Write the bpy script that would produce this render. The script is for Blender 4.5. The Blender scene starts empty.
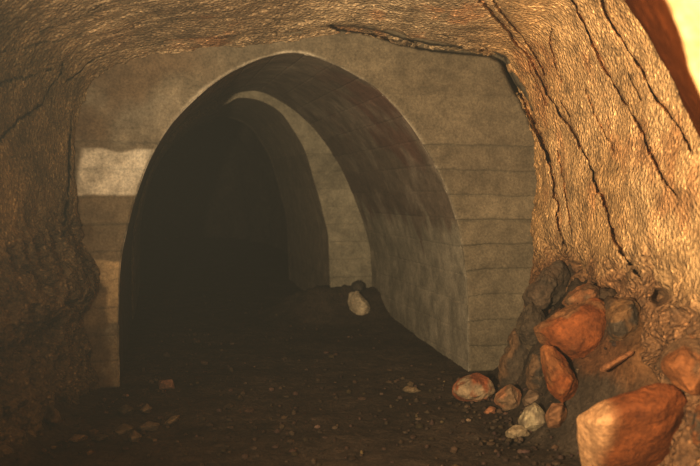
import bpy, bmesh, math, random
import numpy as np
from mathutils import Vector

random.seed(4)
rng = np.random.default_rng(7)
scn = bpy.context.scene
COL = scn.collection

# ------------------------------------------------------------------ geometry of the place
F, CX, HY, CAMH = 900.0, 350.0, 175.0, 1.6        # focal length in pixels, centre column, eye-level row, eye height
ANG = math.atan(190.0 / 900.0)                    # the lined tunnel bears off to the left of the camera's heading
AX = np.array([-math.sin(ANG), math.cos(ANG), 0.0])
RT = np.array([math.cos(ANG), math.sin(ANG), 0.0])
P0 = np.array([-1.728, 6.76, 0.0])                # foot of the portal's left jamb
CAM = np.array([0.0, 0.0, CAMH])

def on_face(px, py, ax=0.0):
    """Point on the vertical plane across the tunnel, ax metres in from the portal face -> (s, h)."""
    o = P0 + AX * ax
    k = (px - CX) / F
    s = (k * o[1] - o[0]) / (RT[0] - k * RT[1])
    y = o[1] + RT[1] * s
    return s, CAMH + (HY - py) / F * y

def world(s, h, ax=0.0):
    s = np.asarray(s, float); h = np.asarray(h, float); ax = np.asarray(ax, float)
    p = P0 + s[..., None] * RT + ax[..., None] * AX
    p[..., 2] = h
    return p

def at(px, py, y):
    return np.array([(px - CX) / F * y, y, CAMH + (HY - py) / F * y])

def project(P):
    y = np.maximum(P[..., 1], 0.05)
    return np.stack([CX + F * P[..., 0] / y, HY - F * (P[..., 2] - CAMH) / y], -1)

def resample(pts, n, smooth=True):
    pts = np.asarray(pts, float)
    if smooth:
        out = []
        q = np.vstack([2 * pts[0] - pts[1], pts, 2 * pts[-1] - pts[-2]])
        for i in range(1, len(q) - 2):
            for t in np.linspace(0, 1, 12, endpoint=False):
                a, b, c, d = q[i - 1], q[i], q[i + 1], q[i + 2]
                out.append(0.5 * (2 * b + (c - a) * t + (2 * a - 5 * b + 4 * c - d) * t * t + (3 * b - a - 3 * c + d) * t ** 3))
        out.append(pts[-1])
        pts = np.array(out)
    L = np.concatenate([[0], np.cumsum(np.linalg.norm(np.diff(pts, axis=0), axis=1))])
    t = np.linspace(0, L[-1], n)
    return np.stack([np.interp(t, L, pts[:, k]) for k in range(pts.shape[1])], -1)

# ------------------------------------------------------------------ noise
_T = np.random.default_rng(11).random((64, 64, 64))
def vnoise(P, scale, seed=0):
    Q = np.asarray(P) * scale + seed * 17.31 + 1000.0
    i = np.floor(Q).astype(int); f = Q - i
    f = f * f * (3 - 2 * f)
    r = 0
    for dx in (0, 1):
        wx = f[..., 0] if dx else 1 - f[..., 0]
        for dy in (0, 1):
            wy = f[..., 1] if dy else 1 - f[..., 1]
            for dz in (0, 1):
                wz = f[..., 2] if dz else 1 - f[..., 2]
                r = r + wx * wy * wz * _T[(i[..., 0] + dx) % 64, (i[..., 1] + dy) % 64, (i[..., 2] + dz) % 64]
    return r * 2 - 1

def fbm(P, scale, octv=4, seed=0, gain=0.5):
    r = 0; a = 1.0; t = 0
    for k in range(octv):
        r = r + a * vnoise(P, scale * 2.03 ** k, seed + k); t += a; a *= gain
    return r / t

def sstep(x, a, b):
    t = np.clip((x - a) / (b - a), 0, 1)
    return t * t * (3 - 2 * t)

def poly_dist(pix, poly):
    """distance of each pixel to a polyline"""
    best = np.full(pix.shape[:-1], 1e9)
    poly = np.asarray(poly, float)
    for a, b in zip(poly[:-1], poly[1:]):
        d = b - a
        t = np.clip(((pix - a) @ d) / (d @ d + 1e-9), 0, 1)
        q = a + t[..., None] * d
        best = np.minimum(best, np.linalg.norm(pix - q, axis=-1))
    return best

# ------------------------------------------------------------------ materials
def material(name, rough=0.9, bump=0.4, grain=55.0, bump_dist=0.01, dark=0.62, light=1.35, speck=0.0, spec=0.2):
    m = bpy.data.materials.new(name); m.use_nodes = True
    nt = m.node_tree; N = nt.nodes; Lk = nt.links
    N.clear()
    out = N.new('ShaderNodeOutputMaterial'); b = N.new('ShaderNodeBsdfPrincipled')
    Lk.new(b.outputs[0], out.inputs[0])
    b.inputs['Roughness'].default_value = rough
    b.inputs['Specular IOR Level'].default_value = spec
    at_ = N.new('ShaderNodeAttribute'); at_.attribute_name = 'Col'
    tc = N.new('ShaderNodeTexCoord')
    n1 = N.new('ShaderNodeTexNoise'); n1.inputs['Scale'].default_value = grain; n1.inputs['Detail'].default_value = 4; n1.inputs['Roughness'].default_value = 0.65
    n2 = N.new('ShaderNodeTexNoise'); n2.inputs['Scale'].default_value = grain * 0.16; n2.inputs['Detail'].default_value = 5; n2.inputs['Roughness'].default_value = 0.6
    for n in (n1, n2): Lk.new(tc.outputs['Object'], n.inputs['Vector'])
    r1 = N.new('ShaderNodeMapRange'); r1.inputs[1].default_value = 0.3; r1.inputs[2].default_value = 0.7; r1.inputs[3].default_value = dark; r1.inputs[4].default_value = light
    Lk.new(n1.outputs['Fac'], r1.inputs[0])
    r2 = N.new('ShaderNodeMapRange'); r2.inputs[1].default_value = 0.32; r2.inputs[2].default_value = 0.68; r2.inputs[3].default_value = dark * 1.1; r2.inputs[4].default_value = light * 0.97
    Lk.new(n2.outputs['Fac'], r2.inputs[0])
    mu = N.new('ShaderNodeMath'); mu.operation = 'MULTIPLY'
    Lk.new(r1.outputs[0], mu.inputs[0]); Lk.new(r2.outputs[0], mu.inputs[1])
    vm = N.new('ShaderNodeVectorMath'); vm.operation = 'SCALE'
    Lk.new(at_.outputs['Color'], vm.inputs[0]); Lk.new(mu.outputs[0], vm.inputs['Scale'])
    last = vm.outputs[0]
    h = n1.outputs['Fac']
    if speck > 0:                                    # quartz-like light grains set in the rock
        vo = N.new('ShaderNodeTexVoronoi'); vo.inputs['Scale'].default_value = grain * 1.1
        Lk.new(tc.outputs['Object'], vo.inputs['Vector'])
        sp = N.new('ShaderNodeSeparateColor'); Lk.new(vo.outputs['Color'], sp.inputs[0])
        rr = N.new('ShaderNodeMapRange'); rr.inputs[1].default_value = 0.72; rr.inputs[2].default_value = 0.98; rr.inputs[3].default_value = 0.0; rr.inputs[4].default_value = speck
        Lk.new(sp.outputs[0], rr.inputs[0])
        dr = N.new('ShaderNodeMapRange'); dr.inputs[1].default_value = 0.25; dr.inputs[2].default_value = 0.5; dr.inputs[3].default_value = 1.0; dr.inputs[4].default_value = 0.0
        Lk.new(vo.outputs['Distance'], dr.inputs[0])
        mm = N.new('ShaderNodeMath'); mm.operation = 'MULTIPLY'; Lk.new(rr.outputs[0], mm.inputs[0]); Lk.new(dr.outputs[0], mm.inputs[1])
        ad = N.new('ShaderNodeMath'); ad.operation = 'ADD'; ad.inputs[1].default_value = 1.0; Lk.new(mm.outputs[0], ad.inputs[0])
        v2 = N.new('ShaderNodeVectorMath'); v2.operation = 'SCALE'
        Lk.new(last, v2.inputs[0]); Lk.new(ad.outputs[0], v2.inputs['Scale']); last = v2.outputs[0]
        ha = N.new('ShaderNodeMath'); ha.operation = 'SUBTRACT'; Lk.new(n1.outputs['Fac'], ha.inputs[0]); Lk.new(vo.outputs['Distance'], ha.inputs[1]); h = ha.outputs[0]
    Lk.new(last, b.inputs['Base Color'])
    bp = N.new('ShaderNodeBump'); bp.inputs['Strength'].default_value = bump; bp.inputs['Distance'].default_value = bump_dist
    Lk.new(h, bp.inputs['Height']); Lk.new(bp.outputs[0], b.inputs['Normal'])
    return m

M_ROCK = material('cave_rock', 0.75, 1.0, 36, 0.02, 0.48, 1.52, speck=1.6, spec=0.35)
M_CONC = material('old_concrete', 0.9, 0.5, 55, 0.008, 0.66, 1.32)
M_SOIL = material('cave_earth', 0.95, 0.8, 40, 0.02, 0.55, 1.4, spec=0.1)
M_STONE = material('fallen_stone', 0.85, 0.8, 38, 0.015, 0.6, 1.35, spec=0.2)

# ------------------------------------------------------------------ mesh helpers
def set_cols(me, cols):
    ca = me.color_attributes.new('Col', 'FLOAT_COLOR', 'POINT')
    c4 = np.ones((len(me.vertices), 4), np.float32); c4[:, :3] = cols
    ca.data.foreach_set('color', c4.ravel())

def grid_mesh(name, P, cols, mat, flip=False, mask=None):
    nu, nv = P.shape[:2]
    idx = np.arange(nu * nv).reshape(nu, nv)
    q = np.stack([idx[:-1, :-1], idx[1:, :-1], idx[1:, 1:], idx[:-1, 1:]], -1).reshape(-1, 4)
    if flip: q = q[:, ::-1]
    me = bpy.data.meshes.new(name)
    me.vertices.add(nu * nv); me.vertices.foreach_set('co', P.reshape(-1).astype(np.float32))
    me.loops.add(q.size); me.loops.foreach_set('vertex_index', q.reshape(-1).astype(np.int32))
    me.polygons.add(len(q))
    me.polygons.foreach_set('loop_start', (np.arange(len(q)) * 4).astype(np.int32))
    me.update(calc_edges=True); me.validate()
    me.polygons.foreach_set('use_smooth', np.ones(len(q), bool))
    set_cols(me, cols.reshape(-1, 3))
    me.materials.append(mat)
    o = bpy.data.objects.new(name, me); COL.objects.link(o)
    return o

def structure(o, label, cat):
    o['kind'] = 'structure'; o['label'] = label; o['category'] = cat
    return o

def mix(a, b, f):
    f = np.asarray(f)[..., None]
    return np.asarray(a) * (1 - f) + np.asarray(b) * f

# ------------------------------------------------------------------ profiles
arch_px = [(120,420),(120,392),(119,350),(119,300),(121,262),(126,235),(135,200),(150,160),(172,124),(200,95),(225,76),(250,63),(270,56),(292,53),
           (315,57),(340,67),(365,81),(385,97),(405,119),(425,148),(443,183),(456,220),(463,255),(467,290),(468,330),(469,375),(469,410)]
LEN1 = (10.55 - 7.326) / AX[1]
LEN2 = LEN1 + 3.5
ring_right = [(255,91),(280,101),(300,115),(315,130),(330,150),(343,172),(355,200),(364,225),(370,250),(372,280),(373,316),(373,345)]
ring_left = [(160 + (x - 160) / 1.44, 175 + (y - 175) / 1.44) for x, y in arch_px if x < 260]
ring_px = ring_left + ring_right
inner_px = [(x + 2 + 3 * max(0, 1 - abs(y - 100) / 60), y + 1 + 6 * max(0, 1 - abs(y - 90) / 50)) for x, y in ring_left if x < 226] + [(238,98),(254,99),(268,104),(281,113),(292,128),(305,151),(314,180),(321,205),(327,230),(329,250),(330,285),(331,316),(331,345)]

NU = 1000
arch = resample([on_face(*p) for p in arch_px], NU)
ring = resample([on_face(x, y, LEN1) for x, y in ring_px], NU)
inner = resample([on_face(x, y, LEN1) for x, y in inner_px], NU)

contact_px = [(100,425),(97,392),(90,350),(83,318),(90,300),(98,283),(92,262),(82,240),(75,215),(74,180),(75,150),(78,120),(85,97),(100,75),(125,60),(165,51),
              (210,49),(250,46),(300,38),(350,33),(395,42),(430,49),(470,51),(500,58),(514,80),(525,112),(533,150),(535,190),(534,230),(532,265),(527,295),
              (518,320),(509,350),(502,385),(498,425)]
contact_raw = np.array([on_face(*p) for p in contact_px])

# ------------------------------------------------------------------ concrete portal face
BOARD = 0.205
def board_offset(h, k=0):
    i = np.floor(h / BOARD).astype(int)
    r = _T[i % 64, (k * 7 + 3) % 64, 5]
    f = h / BOARD - i
    fade = 1 - .75 * sstep(h, 1.93, 2.1)
    edge = np.exp(-((np.minimum(f, 1 - f) * BOARD) / 0.009) ** 2)
    return fade * ((r - 0.5) * 0.020 + (0.5 - f) * 0.022) - fade * edge * 0.016 * (.25 + .75 * _T[i % 64, 11, (k + 9) % 64]), r

outer = resample(contact_raw, NU)
oc = outer - np.array([1.45, 1.3]); oc /= np.linalg.norm(oc, axis=1)[:, None]
outer = outer + oc * 0.35
NR = 90
R_ = np.linspace(0, 1, NR) ** 1.15
S = arch[:, None, 0] * (1 - R_) + outer[:, None, 0] * R_
H = arch[:, None, 1] * (1 - R_) + outer[:, None, 1] * R_
P = world(S, H)
off, br = board_offset(H + 0.02 * vnoise(P, 1.4, 3) + .012 * vnoise(P, 5, 4))
off = off * (1 - .45 * (1 - sstep(S, 0.3, 0.9)))[...]
tex = fbm(P, 5, 5, 21)
dn = off + 0.006 * tex
cham = np.exp(-(R_ / 0.012) ** 2)[None, :] * 0.02
P = P - AX * (dn - cham * 1.0)[..., None]
base = mix(mix((0.115, 0.095, 0.066), (0.16, 0.132, 0.092), br), mix((0.092, 0.073, 0.048), (0.125, 0.1, 0.066), br), sstep(S, 0.8, 2.4))
base = base * (1 + 0.35 * fbm(P, 2.2, 4, 31))[..., None]
leftside = 1 - sstep(S, 0.3, 0.9)
wob = 0.02 * vnoise(P, 6, 40)
def band(a, b): return sstep(H + wob, a - .012, a + .012) * (1 - sstep(H + wob, b - .012, b + .012))
base = base * (1 + leftside * (.5 * fbm(P, 4.5, 4, 36)))[..., None]
lime = leftside * band(1.455, 1.79) * (0.65 + 0.5 * fbm(P, 9, 4, 5)) * sstep(S + wob * 2, -0.33, -0.28)
base = mix(base, (0.66, 0.6, 0.5), np.clip(1.25 * lime, 0, 1))
lime2 = leftside * band(1.79, 2.2) * (0.25 + 0.6 * fbm(P, 4, 4, 6))
base = mix(base, (0.27, 0.235, 0.18), np.clip(lime2 * .8, 0, 1))
base = mix(base, (0.17, 0.125, 0.075), np.clip(leftside * band(0.96, 1.455) * 0.7, 0, 1))
base = mix(base, (0.62, 0.44, 0.24), np.clip(leftside * band(0.50, 0.955) * 0.85 * (0.8 + 0.5 * fbm(P, 6, 3, 8)), 0, 1))
base = mix(base, (0.2, 0.15, 0.09), np.clip(leftside * (1 - sstep(H, .3, .52)) * 0.85, 0, 1))
dirt = (1 - leftside) * np.clip(sstep(H + 0.25 * tex, 1.35, 1.75) * (1 - sstep(H, 1.9, 2.3)) * .5, 0, 1)
base = mix(base, (0.1, 0.08, 0.055), dirt)
edged = np.linalg.norm(outer - arch, axis=1)[:, None] * (1 - R_)[None, :] - .35
foot = leftside * np.clip(sstep(.05 + .3 * fbm(P, 5, 4, 37) - edged, -.05, .08), 0, 1) * (1 - sstep(H, 1.2, 1.45))
base = mix(base, (0.10, 0.068, 0.037), foot * .9)
smear = leftside * np.clip(sstep(.32 + .5 * fbm(P, 2.6, 4, 33) - edged, 0, .3), 0, 1) * sstep(H, 1.7, 1.95)
base = mix(base, (0.125, 0.085, 0.05), smear * .85)
lip = np.exp(-(R_[None, :] / (0.012 + .022 * sstep(H, 1.9, 2.2) * (1 - sstep(S, 1.3, 1.7)) * (1 + vnoise(P, 8, 16)))) ** 2) * np.clip(0.4 + 1.2 * fbm(P, 9, 3, 15) + .6 * sstep(H, 1.7, 2.1) * (1 - sstep(S, 1.3, 1.7)), 0, 1)
base = mix(base, (0.6, 0.53, 0.42), lip * (.85 - .4 * sstep(S, 1.5, 2.2)))
CLEFT = [(330,26),(352,28),(370,32),(400,41),(430,47),(460,51),(490,53),(503,60),(508,72),(520,95),(533,120),(541,140),(548,160)]
pf_ = project(P)
jit = vnoise(P, 7, 181) * 2.2 + vnoise(P, 22, 182) * 1.8 + vnoise(P, 55, 183) * .8
cl = np.exp(-(poly_dist(pf_ + np.stack([jit, jit * .6], -1), CLEFT) / 3.4) ** 6)
vd = P - CAM; vd /= np.linalg.norm(vd, axis=-1)[..., None]
P = P + vd * (cl * .5)[..., None]
structure(grid_mesh('wall_back', P, np.clip(base, 0.01, 0.9), M_CONC),
          'board-marked concrete end wall around the arched tunnel mouth', 'concrete wall')


NV = 200
tv = np.linspace(0, 1, NV)
S = arch[:, None, 0] * (1 - tv) + ring[:, None, 0] * tv
H = arch[:, None, 1] * (1 - tv) + ring[:, None, 1] * tv
AXD = (tv * (LEN1 + 0.02))[None, :] + 0 * S
P = world(S, H, AXD)
arcl = np.concatenate([[0], np.cumsum(np.linalg.norm(np.diff(arch, axis=0), axis=1))])
ctr = np.array([1.4, 1.2])
nrm = np.stack([S - ctr[0], H - ctr[1]], -1); nrm /= np.linalg.norm(nrm, axis=-1)[..., None]
PL = 0.235
pi_ = np.floor(arcl / PL).astype(int)[:, None]; pf = (arcl / PL)[:, None] - pi_
PJ = 0.85
jx = AXD + 0.02 * vnoise(P, 1.5, 9) 
ji = np.floor(jx / PJ).astype(int); jf = jx / PJ - ji
r = _T[(pi_ * 5) % 64, (ji * 3) % 64, 9]
e1 = np.exp(-((np.minimum(pf, 1 - pf) * PL) / 0.007) ** 2); e2 = np.exp(-((np.minimum(jf, 1 - jf) * PJ) / 0.008) ** 2)
tex = fbm(P, 5, 5, 41)
dn = (r - .5) * 0.006 + 0.007 * np.maximum(e1, e2 * .5) + 0.006 * tex
P = P + world(nrm[..., 0] * dn, nrm[..., 1] * dn) - world(0 * dn, 0 * dn)
cham = 0.02 * np.exp(-(AXD / 0.02) ** 2)
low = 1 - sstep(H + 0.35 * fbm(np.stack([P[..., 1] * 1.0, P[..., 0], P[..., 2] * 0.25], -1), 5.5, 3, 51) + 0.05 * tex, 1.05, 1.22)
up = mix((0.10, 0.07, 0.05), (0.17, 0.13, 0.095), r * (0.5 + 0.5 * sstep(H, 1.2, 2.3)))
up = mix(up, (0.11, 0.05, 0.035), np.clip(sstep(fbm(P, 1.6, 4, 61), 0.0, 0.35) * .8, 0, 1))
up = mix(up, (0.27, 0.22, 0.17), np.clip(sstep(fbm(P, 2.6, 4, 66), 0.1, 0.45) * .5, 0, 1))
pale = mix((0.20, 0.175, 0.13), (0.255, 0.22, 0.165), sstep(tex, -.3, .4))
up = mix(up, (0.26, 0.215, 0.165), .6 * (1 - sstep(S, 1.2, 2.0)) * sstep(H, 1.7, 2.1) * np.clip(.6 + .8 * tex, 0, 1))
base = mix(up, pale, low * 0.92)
base = mix(base, (0.035, 0.028, 0.021), 1 - sstep(S, 0.1, 0.55))  # left side painted near-black to stand in for shade
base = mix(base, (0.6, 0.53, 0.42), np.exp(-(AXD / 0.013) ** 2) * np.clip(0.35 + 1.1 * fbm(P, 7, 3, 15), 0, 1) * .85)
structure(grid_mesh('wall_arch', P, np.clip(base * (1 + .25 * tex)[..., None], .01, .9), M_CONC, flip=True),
          'dark stained concrete vault behind the arched mouth, shade painted on its left side, paler near the floor', 'tunnel lining')

# ------------------------------------------------------------------ inner, narrower lining with its pale front ring
n1 = 24; n2 = 150
tr = np.linspace(0, 1, n1); ta = np.linspace(0, 1, n2)[1:]
S1 = (ring[:, None, 0] * 1.0) * (1 - tr) + inner[:, None, 0] * tr
H1 = ring[:, None, 1] * (1 - tr) + inner[:, None, 1] * tr
A1 = np.full_like(S1, LEN1)
S2 = np.repeat(inner[:, None, 0], n2 - 1, 1); H2 = np.repeat(inner[:, None, 1], n2 - 1, 1)
A2 = LEN1 + (ta * (LEN2 - LEN1))[None, :] + 0 * S2
S = np.hstack([S1, S2]); H = np.hstack([H1, H2]); A = np.hstack([A1, A2])
P = world(S, H, A)
tex = fbm(P, 4.5, 5, 71)
off, br = board_offset(H, 2)
isface = np.hstack([np.ones_like(S1), np.zeros_like(S2)])
P = P - AX * (isface * (off * .5 + 0.006 * tex))[..., None] + RT * ((1 - isface) * 0.008 * tex)[..., None]
base = mix((0.2, 0.16, 0.115), (0.20, 0.175, 0.125), isface)
base = base * (1 + 0.25 * (br - .5) + .3 * tex)[..., None]
structure(grid_mesh('wall_inner', P, np.clip(base, .01, .9), M_CONC, flip=True),
          'narrower inner concrete lining with a pale grey ring facing the mouth', 'tunnel lining')

# ------------------------------------------------------------------ unlit rock heading beyond the inner lining
c2 = inner.mean(0)
K = 70
prof = resample(inner, 160)
steps = [(0.995, LEN2 - .15), (1.45, LEN2 - .1), (1.6, LEN2 + .6), (1.7, LEN2 + 2.0), (1.65, LEN2 + 4.5), (1.5, LEN2 + 7.0), (1.15, LEN2 + 8.6), (0.6, LEN2 + 9.4), (0.0, LEN2 + 9.6)]
st = resample(steps, K, smooth=False)
S = c2[0] + (prof[:, None, 0] - c2[0]) * st[None, :, 0]
hk = np.where(st[:, 0] > 1, st[:, 0] * .6 + .4, st[:, 0])[None, :]
H = -0.3 + (prof[:, None, 1] + 0.3) * hk
P = world(S, H, st[None, :, 1] + 0 * S)
dsp = 0.18 * fbm(P, 1.1, 5, 81) * sstep(np.arange(K), 2, 8)[None, :]
P = P + np.stack([dsp * (S - c2[0]), dsp * .6, dsp * (H - .8)], -1)
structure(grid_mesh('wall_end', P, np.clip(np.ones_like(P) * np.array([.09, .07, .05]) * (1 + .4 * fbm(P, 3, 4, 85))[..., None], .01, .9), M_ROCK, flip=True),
          'dark unlined rock heading at the far end of the tunnel', 'rock wall')

# ------------------------------------------------------------------ natural rock shell: left wall, ceiling, right wall
NS, = (960,)
cs = resample(contact_raw, NS)
C = world(cs[:, 0], cs[:, 1])
d_in = np.array([-0.30, -0.10])
d_vis = np.linspace(0, 3.4, 330)
d_far = np.linspace(3.4, 11.5, 60)[1:]
D = np.concatenate([d_in, d_vis, d_far])
nx = (C[:, 0] + 0.28) / 1.75; nz = np.maximum(0, C[:, 2] - 1.55) / 1.15
nn = np.sqrt(nx ** 2 + nz ** 2); nx /= nn; nz /= nn
side = sstep(C[:, 0], -1.0, 1.0)
dd = np.maximum(D, 0)[None, :]
ox_r = 0.30 * (1 - np.exp(-dd / 2.2)); ox_l = 0.05 * (1 - np.exp(-dd / 2)) - 0.0 * dd
ox = ox_l * (1 - side[:, None]) + ox_r * side[:, None]
oz = 0.38 * (1 - np.exp(-dd / 1.6))
lip0 = 0.05 * (1 - np.exp(-dd / 0.05))                                  # the rock overlaps the concrete edge a little
amt = np.abs(nx)[:, None] * (ox - lip0 * 0.4) + nz[:, None] * (oz)
P = np.empty((NS, len(D), 3))
P[..., 0] = C[:, None, 0] + nx[:, None] * amt
P[..., 1] = C[:, None, 1] - D[None, :]
P[..., 2] = C[:, None, 2] + nz[:, None] * amt
pix = project(P)
ceilness = sstep(nz, 0.35, 0.75)[:, None] + 0 * dd
rightness = sstep(P[..., 0], -0.9, 1.1)
leftness = 1 - sstep(P[..., 0], -1.9, -1.0)
near0 = sstep(D, -0.02, 0.15)[None, :]
disp = 0.045 * fbm(P, 1.4, 3, 101) + 0.009 * fbm(P, 7, 3, 111) + 0.004 * fbm(P, 28, 3, 121) + np.exp(-(np.maximum(D, 0) / .12) ** 2)[None, :] * (.035 * fbm(P, 7, 4, 122) + .015 * fbm(P, 25, 2, 123))
# thin bedding sheets over the ceiling, each breaking away along a ragged arc
lam = P[..., 1] * 5.0 + 1.3 * fbm(P, 1.4, 4, 131) + 0.25 * fbm(P, 7, 3, 141)
saw = lam - np.floor(lam)
disp += (sstep(saw, 0.0, 0.9) - sstep(saw, .93, 1.0)) * 0.008 * np.clip(ceilness * (1 - .5 * rightness), 0, 1) * near0
# knobbly broken rock low on the left
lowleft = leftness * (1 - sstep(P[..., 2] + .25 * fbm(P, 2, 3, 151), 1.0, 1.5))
knob = np.abs(fbm(P, 5.5, 4, 161))
disp -= lowleft * (0.05 - 0.32 * knob) * near0
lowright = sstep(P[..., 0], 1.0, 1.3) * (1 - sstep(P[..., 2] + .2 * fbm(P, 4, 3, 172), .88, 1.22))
disp -= lowright * (0.0 - 0.25 * np.abs(fbm(P, 4.5, 4, 171))) * near0
wv = vnoise(P, 7, 181) * 2.2 + vnoise(P, 22, 182) * 1.8 + vnoise(P, 55, 183) * .8
wmod = np.clip(.75 + .7 * vnoise(P, 6, 184) + .4 * vnoise(P, 19, 185), .25, 1.5)
cracks = [
    (CLEFT, 4.2, .2),
    ([(420,35),(450,38),(475,43),(490,50)], 1.3, .05),
    ([(470,0),(484,4),(508,31),(529,58),(546,93),(563,117),(580,137),(588,155),(597,184),(611,226),(625,263),(636,288)], 2.2, .10),
    ([(494,3),(522,38),(544,74)], 1.7, .07),
    ([(572,0),(580,20),(597,52),(611,79),(625,103),(642,127),(652,156),(666,181),(676,195)], 1.9, .08),
    ([(601,0),(611,24),(625,48),(645,76),(659,100),(680,127),(694,151)], 1.9, .08),
    ([(548,160),(553,178),(560,212),(563,240),(567,264),(566,285)], 1.8, .08),
    ([(556,150),(566,190),(575,235)], 1.1, .04),
    ([(549,30),(551,52),(560,82)], 1.2, .045),
    ([(526,60),(536,85),(548,105)], 1.1, .04),
    ([(561,100),(572,117)], 1.4, .05), ([(585,88),(602,125),(612,150)], 1.0, .03), ([(627,75),(640,100)], 1.2, .04),
    ([(300,30),(250,35),(200,38),(157,41),(129,48),(103,54),(85,63),(75,76),(67,83)], 1.5, .06),
    ([(62,62),(57,76),(53,86),(49,95),(45,103),(28,117),(10,133),(0,143)], 1.5, .06),
    ([(0,86),(31,77),(52,67)], 1.2, .045), ([(39,31),(64,23),(85,13),(103,5)], 1.2, .045),
    ([(73,110),(69,150),(64,200),(56,238)], 1.4, .05), ([(100,36),(150,22),(220,18),(300,22)], 1.0, .03),
    ([(0,55),(40,45),(90,30)], 1.0, .03),
]
slot = 0 * disp
for poly, w, dep in cracks:
    dpx = poly_dist(pix + np.stack([wv, wv * .6], -1), poly)
    ww = w * .8 * wmod * np.where(pix[..., 0] < 300, .7, 1.0)
    slot = np.maximum(slot, (dep * 2.2 + .05) * np.exp(-(dpx / (ww * 1.25)) ** 8) * (1 if poly is cracks[0][0] else near0))
# old drill hole in the right wall
hd = np.sqrt(((pix[..., 0] - 650) / 3.0) ** 2 + ((pix[..., 1] - 297) / 6.0) ** 2)
slot = np.maximum(slot, 0.3 * np.exp(-(hd / 1.25) ** 4))
disp = disp * np.where(D < 0, 0.3, 1.0)[None, :]
P[..., 0] += nx[:, None] * disp
P[..., 2] += nz[:, None] * disp
P[..., 1] += ceilness * disp * 0.5
vd = P - CAM; vd /= np.linalg.norm(vd, axis=-1)[..., None]
P += vd * slot[..., None]                     # open joints run steeply back into the rock
big = fbm(P, 1.3, 5, 191)
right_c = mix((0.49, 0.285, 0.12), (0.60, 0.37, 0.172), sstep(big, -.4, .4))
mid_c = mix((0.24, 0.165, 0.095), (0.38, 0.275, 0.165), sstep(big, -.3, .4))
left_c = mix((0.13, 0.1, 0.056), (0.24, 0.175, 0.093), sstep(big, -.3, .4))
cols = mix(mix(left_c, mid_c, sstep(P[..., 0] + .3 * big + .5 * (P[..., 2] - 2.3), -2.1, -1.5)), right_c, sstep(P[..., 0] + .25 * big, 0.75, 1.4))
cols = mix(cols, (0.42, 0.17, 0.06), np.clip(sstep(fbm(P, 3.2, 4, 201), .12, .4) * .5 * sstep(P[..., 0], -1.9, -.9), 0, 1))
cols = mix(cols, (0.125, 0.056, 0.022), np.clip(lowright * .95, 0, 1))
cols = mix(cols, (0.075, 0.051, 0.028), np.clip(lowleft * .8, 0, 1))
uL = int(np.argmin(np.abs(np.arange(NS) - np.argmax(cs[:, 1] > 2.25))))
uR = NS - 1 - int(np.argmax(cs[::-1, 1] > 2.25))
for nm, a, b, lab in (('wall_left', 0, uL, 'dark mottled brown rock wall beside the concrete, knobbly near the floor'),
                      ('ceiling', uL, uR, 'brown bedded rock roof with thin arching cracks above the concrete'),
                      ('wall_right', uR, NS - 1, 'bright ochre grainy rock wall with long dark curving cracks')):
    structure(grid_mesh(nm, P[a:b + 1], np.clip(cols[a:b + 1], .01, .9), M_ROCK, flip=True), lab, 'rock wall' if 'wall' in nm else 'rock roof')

# near rib of rock jutting from the right wall, high up
rib_front = [(650,-60),(660,-20),(668,0),(679,30),(687,58),(697,85),(715,115),(752,150),(815,190),(900,230)]
rib_back = [(585,-70),(606,-30),(624,0),(646,32),(668,72),(690,115),(715,160),(760,200),(800,240)]
n = 120
fr = resample(rib_front, n); bk = resample(rib_back, n)
FRW = np.array([at(x, y, 2.5 + .8 * float(sstep(x, 715, 880))) for x, y in fr]); BKW = np.array([at(x, y, 4.3) for x, y in bk])
OUT = FRW + np.array([1.1, -0.35, 0.25]); OUT2 = FRW + np.array([1.2, -2.0, 0.35])
BK2 = BKW + np.array([.7, .3, .1])
def seg(a, b, m): return a[:, None, :] + (b - a)[:, None, :] * np.linspace(0, 1, m, endpoint=False)[None, :, None]
P = np.concatenate([seg(BK2, BKW, 8), seg(BKW, FRW, 70), seg(FRW, OUT, 50), seg(OUT, OUT2, 12), OUT2[:, None, :]], 1)
ci = np.arange(P.shape[1])
rd = .05 * fbm(P, 3, 5, 211) + .015 * fbm(P, 16, 3, 212)
P = P + rd[..., None] * np.array([-.8, -.5, .1])
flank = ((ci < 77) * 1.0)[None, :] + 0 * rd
cc = mix((0.42, 0.255, 0.115), (0.085, 0.021, 0.005), np.clip(flank, 0, 1))  # flank coloured darker and redder than the front
structure(grid_mesh('wall_near', P, np.clip(cc * (1 + .4 * fbm(P, 4, 4, 215))[..., None], .003, .9), material('rib_rock', 1.0, .8, 36, .015, spec=0.0)),
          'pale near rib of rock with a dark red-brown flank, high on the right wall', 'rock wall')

# ------------------------------------------------------------------ floor with the earth bank under the right wall
def bank(x, y):
    x0 = np.interp(y, [4.0, 4.7, 5.4, 6.4, 7.2, 7.6], [1.65, 1.5, 1.02, .98, 1.05, 1.3])
    return 0.80 * sstep(x, x0, x0 + .72) * (1 - sstep(y, 7.2, 7.7)) * sstep(y, 2.0, 4.0)
def floor_h(x, y):
    x = np.asarray(x, float); y = np.asarray(y, float)
    h = bank(x, y)
    h = h + 0.15 * (1 - sstep(x, -2.15, -1.7)) * (1 - sstep(y, 6.3, 6.8))               # spoil along the left wall
    sx = (x - P0[0]) * RT[0] + (y - P0[1]) * RT[1]; ax = (x - P0[0]) * AX[0] + (y - P0[1]) * AX[1]
    m = np.exp(-((ax - LEN1 + .15) / .45) ** 2) * sstep(sx, 1.3, 2.0)
    h = h + 0.28 * m                                                                    # spoil heap at the step in the lining
    h = h + 0.04 * sstep(sx, 2.2, 2.75) * sstep(ax, .5, 2.5) * (1 - sstep(ax, 3.2, 3.6))
    return h
xs = np.concatenate([np.arange(-9, -2.6, .16), np.arange(-2.6, 2.6, 0.02), np.arange(2.6, 5, .2)])
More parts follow.
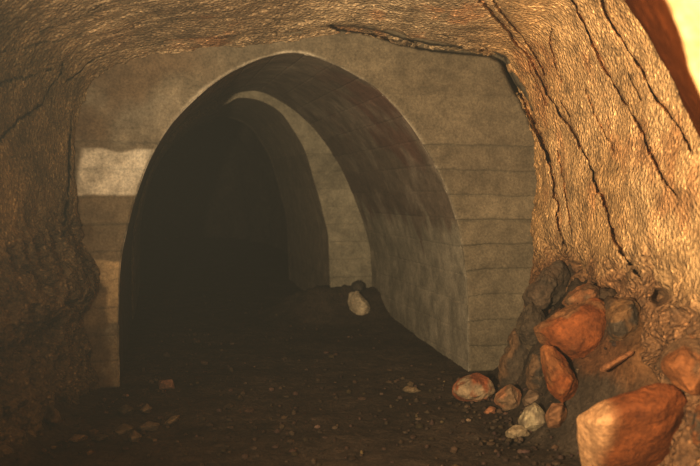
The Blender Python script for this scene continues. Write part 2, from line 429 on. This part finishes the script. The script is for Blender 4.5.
ys = np.concatenate([np.arange(-4.5, 4.4, .16), np.arange(4.4, 8.2, .02), np.arange(8.2, 24, .08)])
X, Y = np.meshgrid(xs, ys, indexing='ij')
P = np.stack([X, Y, 0 * X], -1)
hb = floor_h(X, Y)
rough = 0.03 * fbm(P, 2.5, 5, 221) + 0.018 * np.abs(fbm(P, 13, 3, 222)) + np.minimum(hb, .5) * (0.75 * np.abs(fbm(P, 3.6, 4, 223)) - .1)
P[..., 2] = hb + rough
f = sstep(bank(X, Y) + .08 * fbm(P, 5, 4, 225), .12, .45)
cols = mix((0.045, 0.032, 0.022), mix((0.05, 0.034, 0.022), (0.10, 0.043, 0.019), sstep(fbm(P, 3.2, 4, 230), .05, .3)), f)  # bank soil darkened to paint in the shadowed gap among the boulders
cols = mix(cols, (0.12, 0.055, 0.022), sstep(X + .15 * fbm(P, 4, 4, 229), 1.52, 1.7) * (1 - sstep(Y, 5.3, 6.0)))
cols = cols * (1 + .5 * fbm(P, 3, 5, 226))[..., None]
structure(grid_mesh('floor', P, np.clip(cols, .008, .9), M_SOIL), 'dark brown earth floor running into the tunnel', 'earth floor')

# ------------------------------------------------------------------ loose rocks
def rock(name, label, cat, outline, y, thick, col, seed, group=None, col2=None, rough=.05, cuts=None, lean=0.0, pale_end=None):
    rg = np.random.default_rng(seed)
    out = np.asarray(outline, float); c = out.mean(0)
    pts = []
    for (x, yy) in out:
        pts.append(at(x, yy, y + thick * rg.uniform(-.12, .12) + lean * (c[1] - yy) / 100))
    size = max(out.ptp(0)) if hasattr(out, 'ptp') else float(np.max(np.ptp(out, axis=0)))
    for k, sc in ((-.5, .66), (.5, .72)):
        for (x, yy) in out[::2]:
            q = c + (np.array([x, yy]) - c) * (sc * rg.uniform(.8, 1.15))
            pts.append(at(q[0], q[1], y + thick * k * rg.uniform(.75, 1.1) + lean * (c[1] - q[1]) / 100))
    bm = bmesh.new()
    for p in pts: bm.verts.new(p)
    res = bmesh.ops.convex_hull(bm, input=bm.verts)
    dead = [e for e in bm.verts if not e.link_faces]
    bmesh.ops.delete(bm, geom=dead, context='VERTS')
    sz = size / F * y
    bmesh.ops.bevel(bm, geom=bm.edges[:], offset=sz * .035, segments=1, affect='EDGES', clamp_overlap=True)
    bmesh.ops.triangulate(bm, faces=bm.faces[:])
    n_sub = cuts if cuts else (3 if size > 45 else 2 if size > 18 else 1)
    for _ in range(n_sub):
        bmesh.ops.subdivide_edges(bm, edges=[e for e in bm.edges if e.calc_length() > sz * .04], cuts=1, use_grid_fill=False)
        bmesh.ops.triangulate(bm, faces=[f_ for f_ in bm.faces if len(f_.verts) > 3])
    bm.normal_update()
    V = np.array([v.co[:] for v in bm.verts]); Nn = np.array([v.normal[:] for v in bm.verts])
    dsp = rough * sz * (fbm(V, 2.2 / sz, 4, seed) * 1.4 + .5 * fbm(V, 9 / sz, 3, seed + 5))
    V = V + Nn * dsp[:, None]
    lo = np.array([(V[:, 0].min() + V[:, 0].max()) / 2, (V[:, 1].min() + V[:, 1].max()) / 2, V[:, 2].min()])
    for v, p in zip(bm.verts, V): v.co = Vector(p - lo)
    me = bpy.data.meshes.new(name); bm.to_mesh(me); bm.free()
    for p in me.polygons: p.use_smooth = False
    cb = np.ones_like(V) * np.asarray(col)
    if col2 is not None:
        cb = mix(cb, np.asarray(col2), sstep(fbm(V, 3.0 / sz, 3, seed + 9), -.02, .18))
    if pale_end is not None: cb = mix(cb, np.asarray(pale_end), 1 - sstep(V[:, 0] - V[:, 0].min() + .04 * fbm(V, 9, 3, 3), .06, .16))
    cb = cb * (1 + .45 * fbm(V, 6 / sz, 4, seed + 3))[:, None]
    set_cols(me, np.clip(cb, .01, .9)); me.materials.append(M_STONE)
    o = bpy.data.objects.new(name, me); o.location = Vector(lo); COL.objects.link(o)
    o['label'] = label; o['category'] = cat
    if group: o['group'] = group
    return o

OR = (0.165, 0.045, 0.011); OR2 = (0.19, 0.068, 0.021); BR = (0.12, 0.065, 0.032); DK = (0.06, 0.042, 0.027); PALE = (0.5, 0.4, 0.26)
G1 = 'fallen boulders under the right wall'; G2 = 'loose stones on the tunnel floor'
rock('boulder', 'large flat-topped orange boulder in the bottom right corner, pale at its left end', 'boulder',
     [(575,416),(600,407),(628,391),(655,383),(678,386),(692,404),(688,430),(676,456),(640,476),(610,495),(583,495),(577,450)], 4.5, .4, OR, 1, G1, rough=.03, lean=-.3, pale_end=(.42, .22, .1))
rock('boulder', 'upright orange boulder leaning under the overhanging slab, left of the large flat boulder', 'boulder',
     [(540,346),(548,342),(562,355),(574,370),(580,385),(575,400),(562,406),(547,392),(541,366)], 5.35, .26, OR2, 2, G1, OR, rough=.05)
rock('boulder', 'orange slab-like boulder resting on the bank above the upright one', 'boulder',
     [(530,330),(552,310),(572,302),(594,297),(610,305),(618,322),(608,344),(598,360),(584,367),(568,362),(552,348),(538,341)], 5.6, .36, OR, 3, G1, (0.15,.065,.025), rough=.06)
rock('boulder', 'small reddish rock at the top of the fallen pile, below the cracked wall', 'boulder',
     [(560,303),(566,294),(576,288),(590,282),(603,289),(606,304),(590,312),(570,312)], 5.85, .3, (0.19,.075,.028), 4, G1, BR, rough=.07)
rock('boulder', 'rough red-brown rock at the foot of the wall behind the large flat boulder', 'boulder',
     [(652,366),(664,346),(685,335),(712,334),(730,360),(722,398),(694,404),(672,390)], 4.55, .5, (0.2,.07,.022), 5, G1, BR, rough=.07)
rock('boulder', 'brown rock cut off by the right edge, beside the large flat boulder', 'boulder',
     [(690,414),(700,398),(722,396),(735,420),(728,452),(700,458),(688,440)], 4.4, .4, (0.15,.055,.02), 6, G1, DK, rough=.06)
rock('boulder', 'dark jagged rock against the foot of the concrete wall, right of the arch', 'boulder',
     [(503,362),(508,340),(516,326),(526,336),(530,356),(526,378),(514,390),(505,384)], 6.5, .3, DK, 7, G1, BR, rough=.11)
rock('boulder', 'dark brown rock leaning on the concrete, above the jagged one at its foot', 'boulder',
     [(514,330),(520,308),(531,298),(543,308),(546,330),(540,352),(528,350),(518,342)], 6.45, .3, (.08,.055,.032), 27, G1, DK, rough=.11)
rock('boulder', 'black-brown rock wedged between concrete and wall at the top of the dark rubble', 'boulder',
     [(521,298),(532,282),(546,266),(562,262),(569,278),(560,298),(545,310),(528,310)], 6.6, .4, DK, 8, G1, (0.085,.055,.034), rough=.12)
rock('boulder', 'dark rock beneath the dark brown leaning one, left of the upright orange boulder', 'boulder',
     [(524,368),(532,352),(542,350),(546,372),(544,392),(530,396)], 6.0, .25, (.05,.036,.024), 28, G1, BR, rough=.1)
rock('boulder', 'brown rock on the bank between the orange slab and the drill hole', 'boulder',
     [(606,312),(618,298),(636,296),(648,312),(646,334),(628,344),(610,338)], 5.35, .35, (0.15,.075,.03), 9, G1, DK, rough=.08)
rock('stone_shard', 'long thin shard of stone bridging the dark gap above the large boulder', 'stone',
     [(600,368),(606,364),(622,354),(634,349),(635,354),(622,361),(606,371),(600,373)], 5.1, .1, (0.25,.1,.04), 10, G1, rough=.03)
rock('stone', 'red and pale stone at the right foot of the arch', 'stone',
     [(453,387),(460,377),(477,374),(491,380),(496,392),(487,403),(464,404),(452,397)], 6.4, .3, (0.25,.075,.03), 11, G2, (0.3,.21,.125), rough=.06)
rock('stone', 'brown stone right of the red and pale stone', 'stone',
     [(493,402),(498,390),(511,384),(522,393),(521,406),(506,412)], 6.0, .22, (0.2,.12,.065), 12, G2, (0.3,.13,.06), rough=.06)
rock('stone', 'whitish rounded stone in front of the rubble bank', 'stone',
     [(518,422),(524,409),(535,402),(545,410),(548,424),(536,433),(522,432)], 5.45, .18, (0.42,.33,.2), 13, G2, (.2,.15,.095), rough=.06)
rock('stone', 'low brown stone touching the whitish stone from the right', 'stone',
     [(545,416),(552,403),(564,402),(568,415),(560,428),(548,428)], 5.3, .2, (.24,.11,.05), 14, G2, rough=.06)
rock('stone', 'dull brown stone between the brown stone and the upright boulder', 'stone',
     [(522,400),(529,390),(541,391),(545,400),(538,408),(526,408)], 5.9, .2, (.16,.1,.06), 15, G2, rough=.06)
rock('stone', 'small pale flat stone in front of the whitish stone', 'stone',
     [(505,432),(514,425),(526,427),(530,435),(518,439),(507,438)], 5.42, .14, (.3,.22,.13), 16, G2, rough=.06)
rock('stone', 'small reddish stone in front of the brown stone near the arch foot', 'stone',
     [(483,412),(490,406),(496,408),(495,414),(486,416)], 6.05, .1, (.32,.13,.06), 17, G2, rough=.06)
rock('stone', 'pale pointed stone inside the tunnel by the pale ring', 'stone',
     [(347,300),(350,292),(358,291),(366,300),(371,309),(370,317),(360,320),(351,318)], 9.9, .3, (.45,.36,.24), 18, G2, rough=.06)
rock('stone', 'black stone on the heap behind the pale pointed stone', 'stone',
     [(350,289),(352,283),(358,280),(363,284),(364,291),(356,293)], 10.15, .14, (.05,.04,.03), 19, G2, rough=.06)
rock('stone', 'flat tan stone lying alone on the floor left of the arch foot', 'stone',
     [(402,390),(406,386),(416,387),(422,391),(414,394),(405,393)], 6.6, .14, (.2,.14,.08), 20, G2, rough=.05)
rock('brick', 'reddish brick-like block lying alone inside the left of the arch', 'brick',
     [(158,380),(173,379),(175,389),(159,390)], 6.7, .1, (.2,.1,.06), 21, G2, rough=.02)
LEFT = [((140,410),(147,403),(152,408),(150,413),(142,413),'tan wedge-shaped stone on the floor right of the left jamb',6.05),
        ((116,410),(126,404),(136,409),(132,416),(120,416),'dark stone at the foot of the left jamb',6.0),
        ((137,428),(148,421),(160,424),(158,431),(142,432),'flat brown stone below the tan wedge-shaped one',5.65),
        ((163,424),(172,416),(180,415),(178,421),(168,427),'narrow tan stone right of the flat brown one',5.75),
        ((112,432),(124,423),(134,427),(132,435),(118,437),'brown stone at the end of the left row, near the flat brown one',5.6),
        ((66,441),(74,434),(86,435),(88,440),(76,444),'small stone at the foot of the left rock wall',5.45),
        ((90,440),(99,434),(110,435),(110,441),(98,443),'small stone in the middle of the left row',5.45),
        ((128,437),(134,430),(142,436),(138,443),(130,443),'small pinkish stone in front of the left row',5.4),
        ((18,412),(26,400),(38,405),(40,418),(26,422),'tan stone under the left rock wall, cornered and low',5.55),
        ((42,420),(48,404),(58,410),(62,422),(50,426),'tan stone under the left rock wall, taller one',5.6)]
for i, t in enumerate(LEFT):
    rock('stone', t[5], 'stone', t[:5], t[6], .16, [(.19,.125,.07),(.07,.05,.03),(.13,.09,.055),(.19,.125,.065),(.11,.075,.042)][i % 5], 30 + i, G2, rough=.05)

# crushed gravel strewn over the floor
bm = bmesh.new(); rg = np.random.default_rng(77); gcol = []
for k in range(900):
    if k < 450:
        x = rg.uniform(-1.9, 1.7); y = rg.uniform(4.7, 7.0)
    elif k < 700:
        x = rg.normal(1.05, .25); y = rg.uniform(4.9, 7.0)
    else:
        x = rg.uniform(-2.0, 1.0); y = rg.uniform(6.9, 12)
    sx = (x - P0[0]) * RT[0] + (y - P0[1]) * RT[1]; ax = (x - P0[0]) * AX[0] + (y - P0[1]) * AX[1]
    if ax > -.2 and not (0.08 < sx < 2.6): continue
    if x > 1.65: continue
    r_ = rg.uniform(.006, .02) * (1.6 if rg.random() < .12 else 1)
    z = float(floor_h(x, y)) + .02
    g = bmesh.ops.create_icosphere(bm, subdivisions=1, radius=r_)
    c_ = np.array([.045, .031, .02]) * rg.uniform(.6, 1.7) * (3 if rg.random() < .03 else 1) * np.array([1, rg.uniform(.75, 1), rg.uniform(.6, 1)])
    sc = rg.uniform(.6, 1.3, 3)
    for v in g['verts']:
        j = rg.uniform(.8, 1.2)
        v.co = Vector((x + v.co.x * sc[0] * j, y + v.co.y * sc[1] * j, z + v.co.z * sc[2] * .7 * j)); gcol.append(c_)
me = bpy.data.meshes.new('gravel'); bm.to_mesh(me); bm.free()
set_cols(me, np.array(gcol)); me.materials.append(M_STONE)
o = bpy.data.objects.new('gravel', me); COL.objects.link(o)
o['kind'] = 'stuff'; o['label'] = 'crushed brown gravel strewn over the earth floor'; o['category'] = 'gravel'

# ------------------------------------------------------------------ light
def spot(name, loc, aim, power, col, cone, blend, rad):
    l = bpy.data.lights.new(name, 'SPOT'); l.energy = power; l.color = col; l.spot_size = math.radians(cone); l.spot_blend = blend; l.shadow_soft_size = rad
    o = bpy.data.objects.new(name, l); o.location = loc
    o.rotation_euler = (Vector(aim) - Vector(loc)).to_track_quat('-Z', 'Y').to_euler(); COL.objects.link(o)
    return o
spot('hand_lamp', (-.85, .2, 1.6), (1.85, 4.6, 2.95), 3150, (1, .75, .44), 105, 1.0, .05)

hz = bpy.data.meshes.new('mine_haze'); bm = bmesh.new()
bmesh.ops.create_cube(bm, size=1.0, matrix=__import__('mathutils').Matrix.LocRotScale(Vector((-1.2, 7.5, 1.4)), None, Vector((9, 25, 4.6))))
bm.to_mesh(hz); bm.free()
hm = bpy.data.materials.new('damp_air'); hm.use_nodes = True; hn = hm.node_tree; hn.nodes.clear()
ho = hn.nodes.new('ShaderNodeOutputMaterial'); hv = hn.nodes.new('ShaderNodeVolumeScatter')
hv.inputs['Color'].default_value = (.85, .95, 1, 1); hv.inputs['Density'].default_value = 0.0014
hn.links.new(hv.outputs[0], ho.inputs['Volume']); hz.materials.append(hm)
ho_ = bpy.data.objects.new('mine_haze', hz); COL.objects.link(ho_)
ho_['kind'] = 'stuff'; ho_['label'] = 'thin damp haze hanging in the tunnel air'; ho_['category'] = 'haze'
w = bpy.data.worlds.new('World'); scn.world = w; w.use_nodes = True
bg = w.node_tree.nodes.get('Background')
bg.inputs[0].default_value = (1, .8, .55, 1); bg.inputs[1].default_value = 0.03

# ------------------------------------------------------------------ camera
cd = bpy.data.cameras.new('camera'); cam = bpy.data.objects.new('camera', cd); COL.objects.link(cam)
cam.location = (0, 0, CAMH); cam.rotation_euler = (math.pi / 2, 0, 0)
cd.sensor_fit = 'HORIZONTAL'; cd.sensor_width = 36; cd.lens = 36 * F / 700
cd.shift_y = -(233 - HY) / 700
cd.clip_start = .05
cd.dof.use_dof = True; cd.dof.focus_distance = 6.6; cd.dof.aperture_fstop = cd.lens / 1000 / .028
scn.camera = cam
scn.view_settings.view_transform = 'Standard'; scn.view_settings.look = 'None'; scn.view_settings.gamma = 1
scn.view_settings.use_curve_mapping = False
scn.view_settings.exposure = 0.0
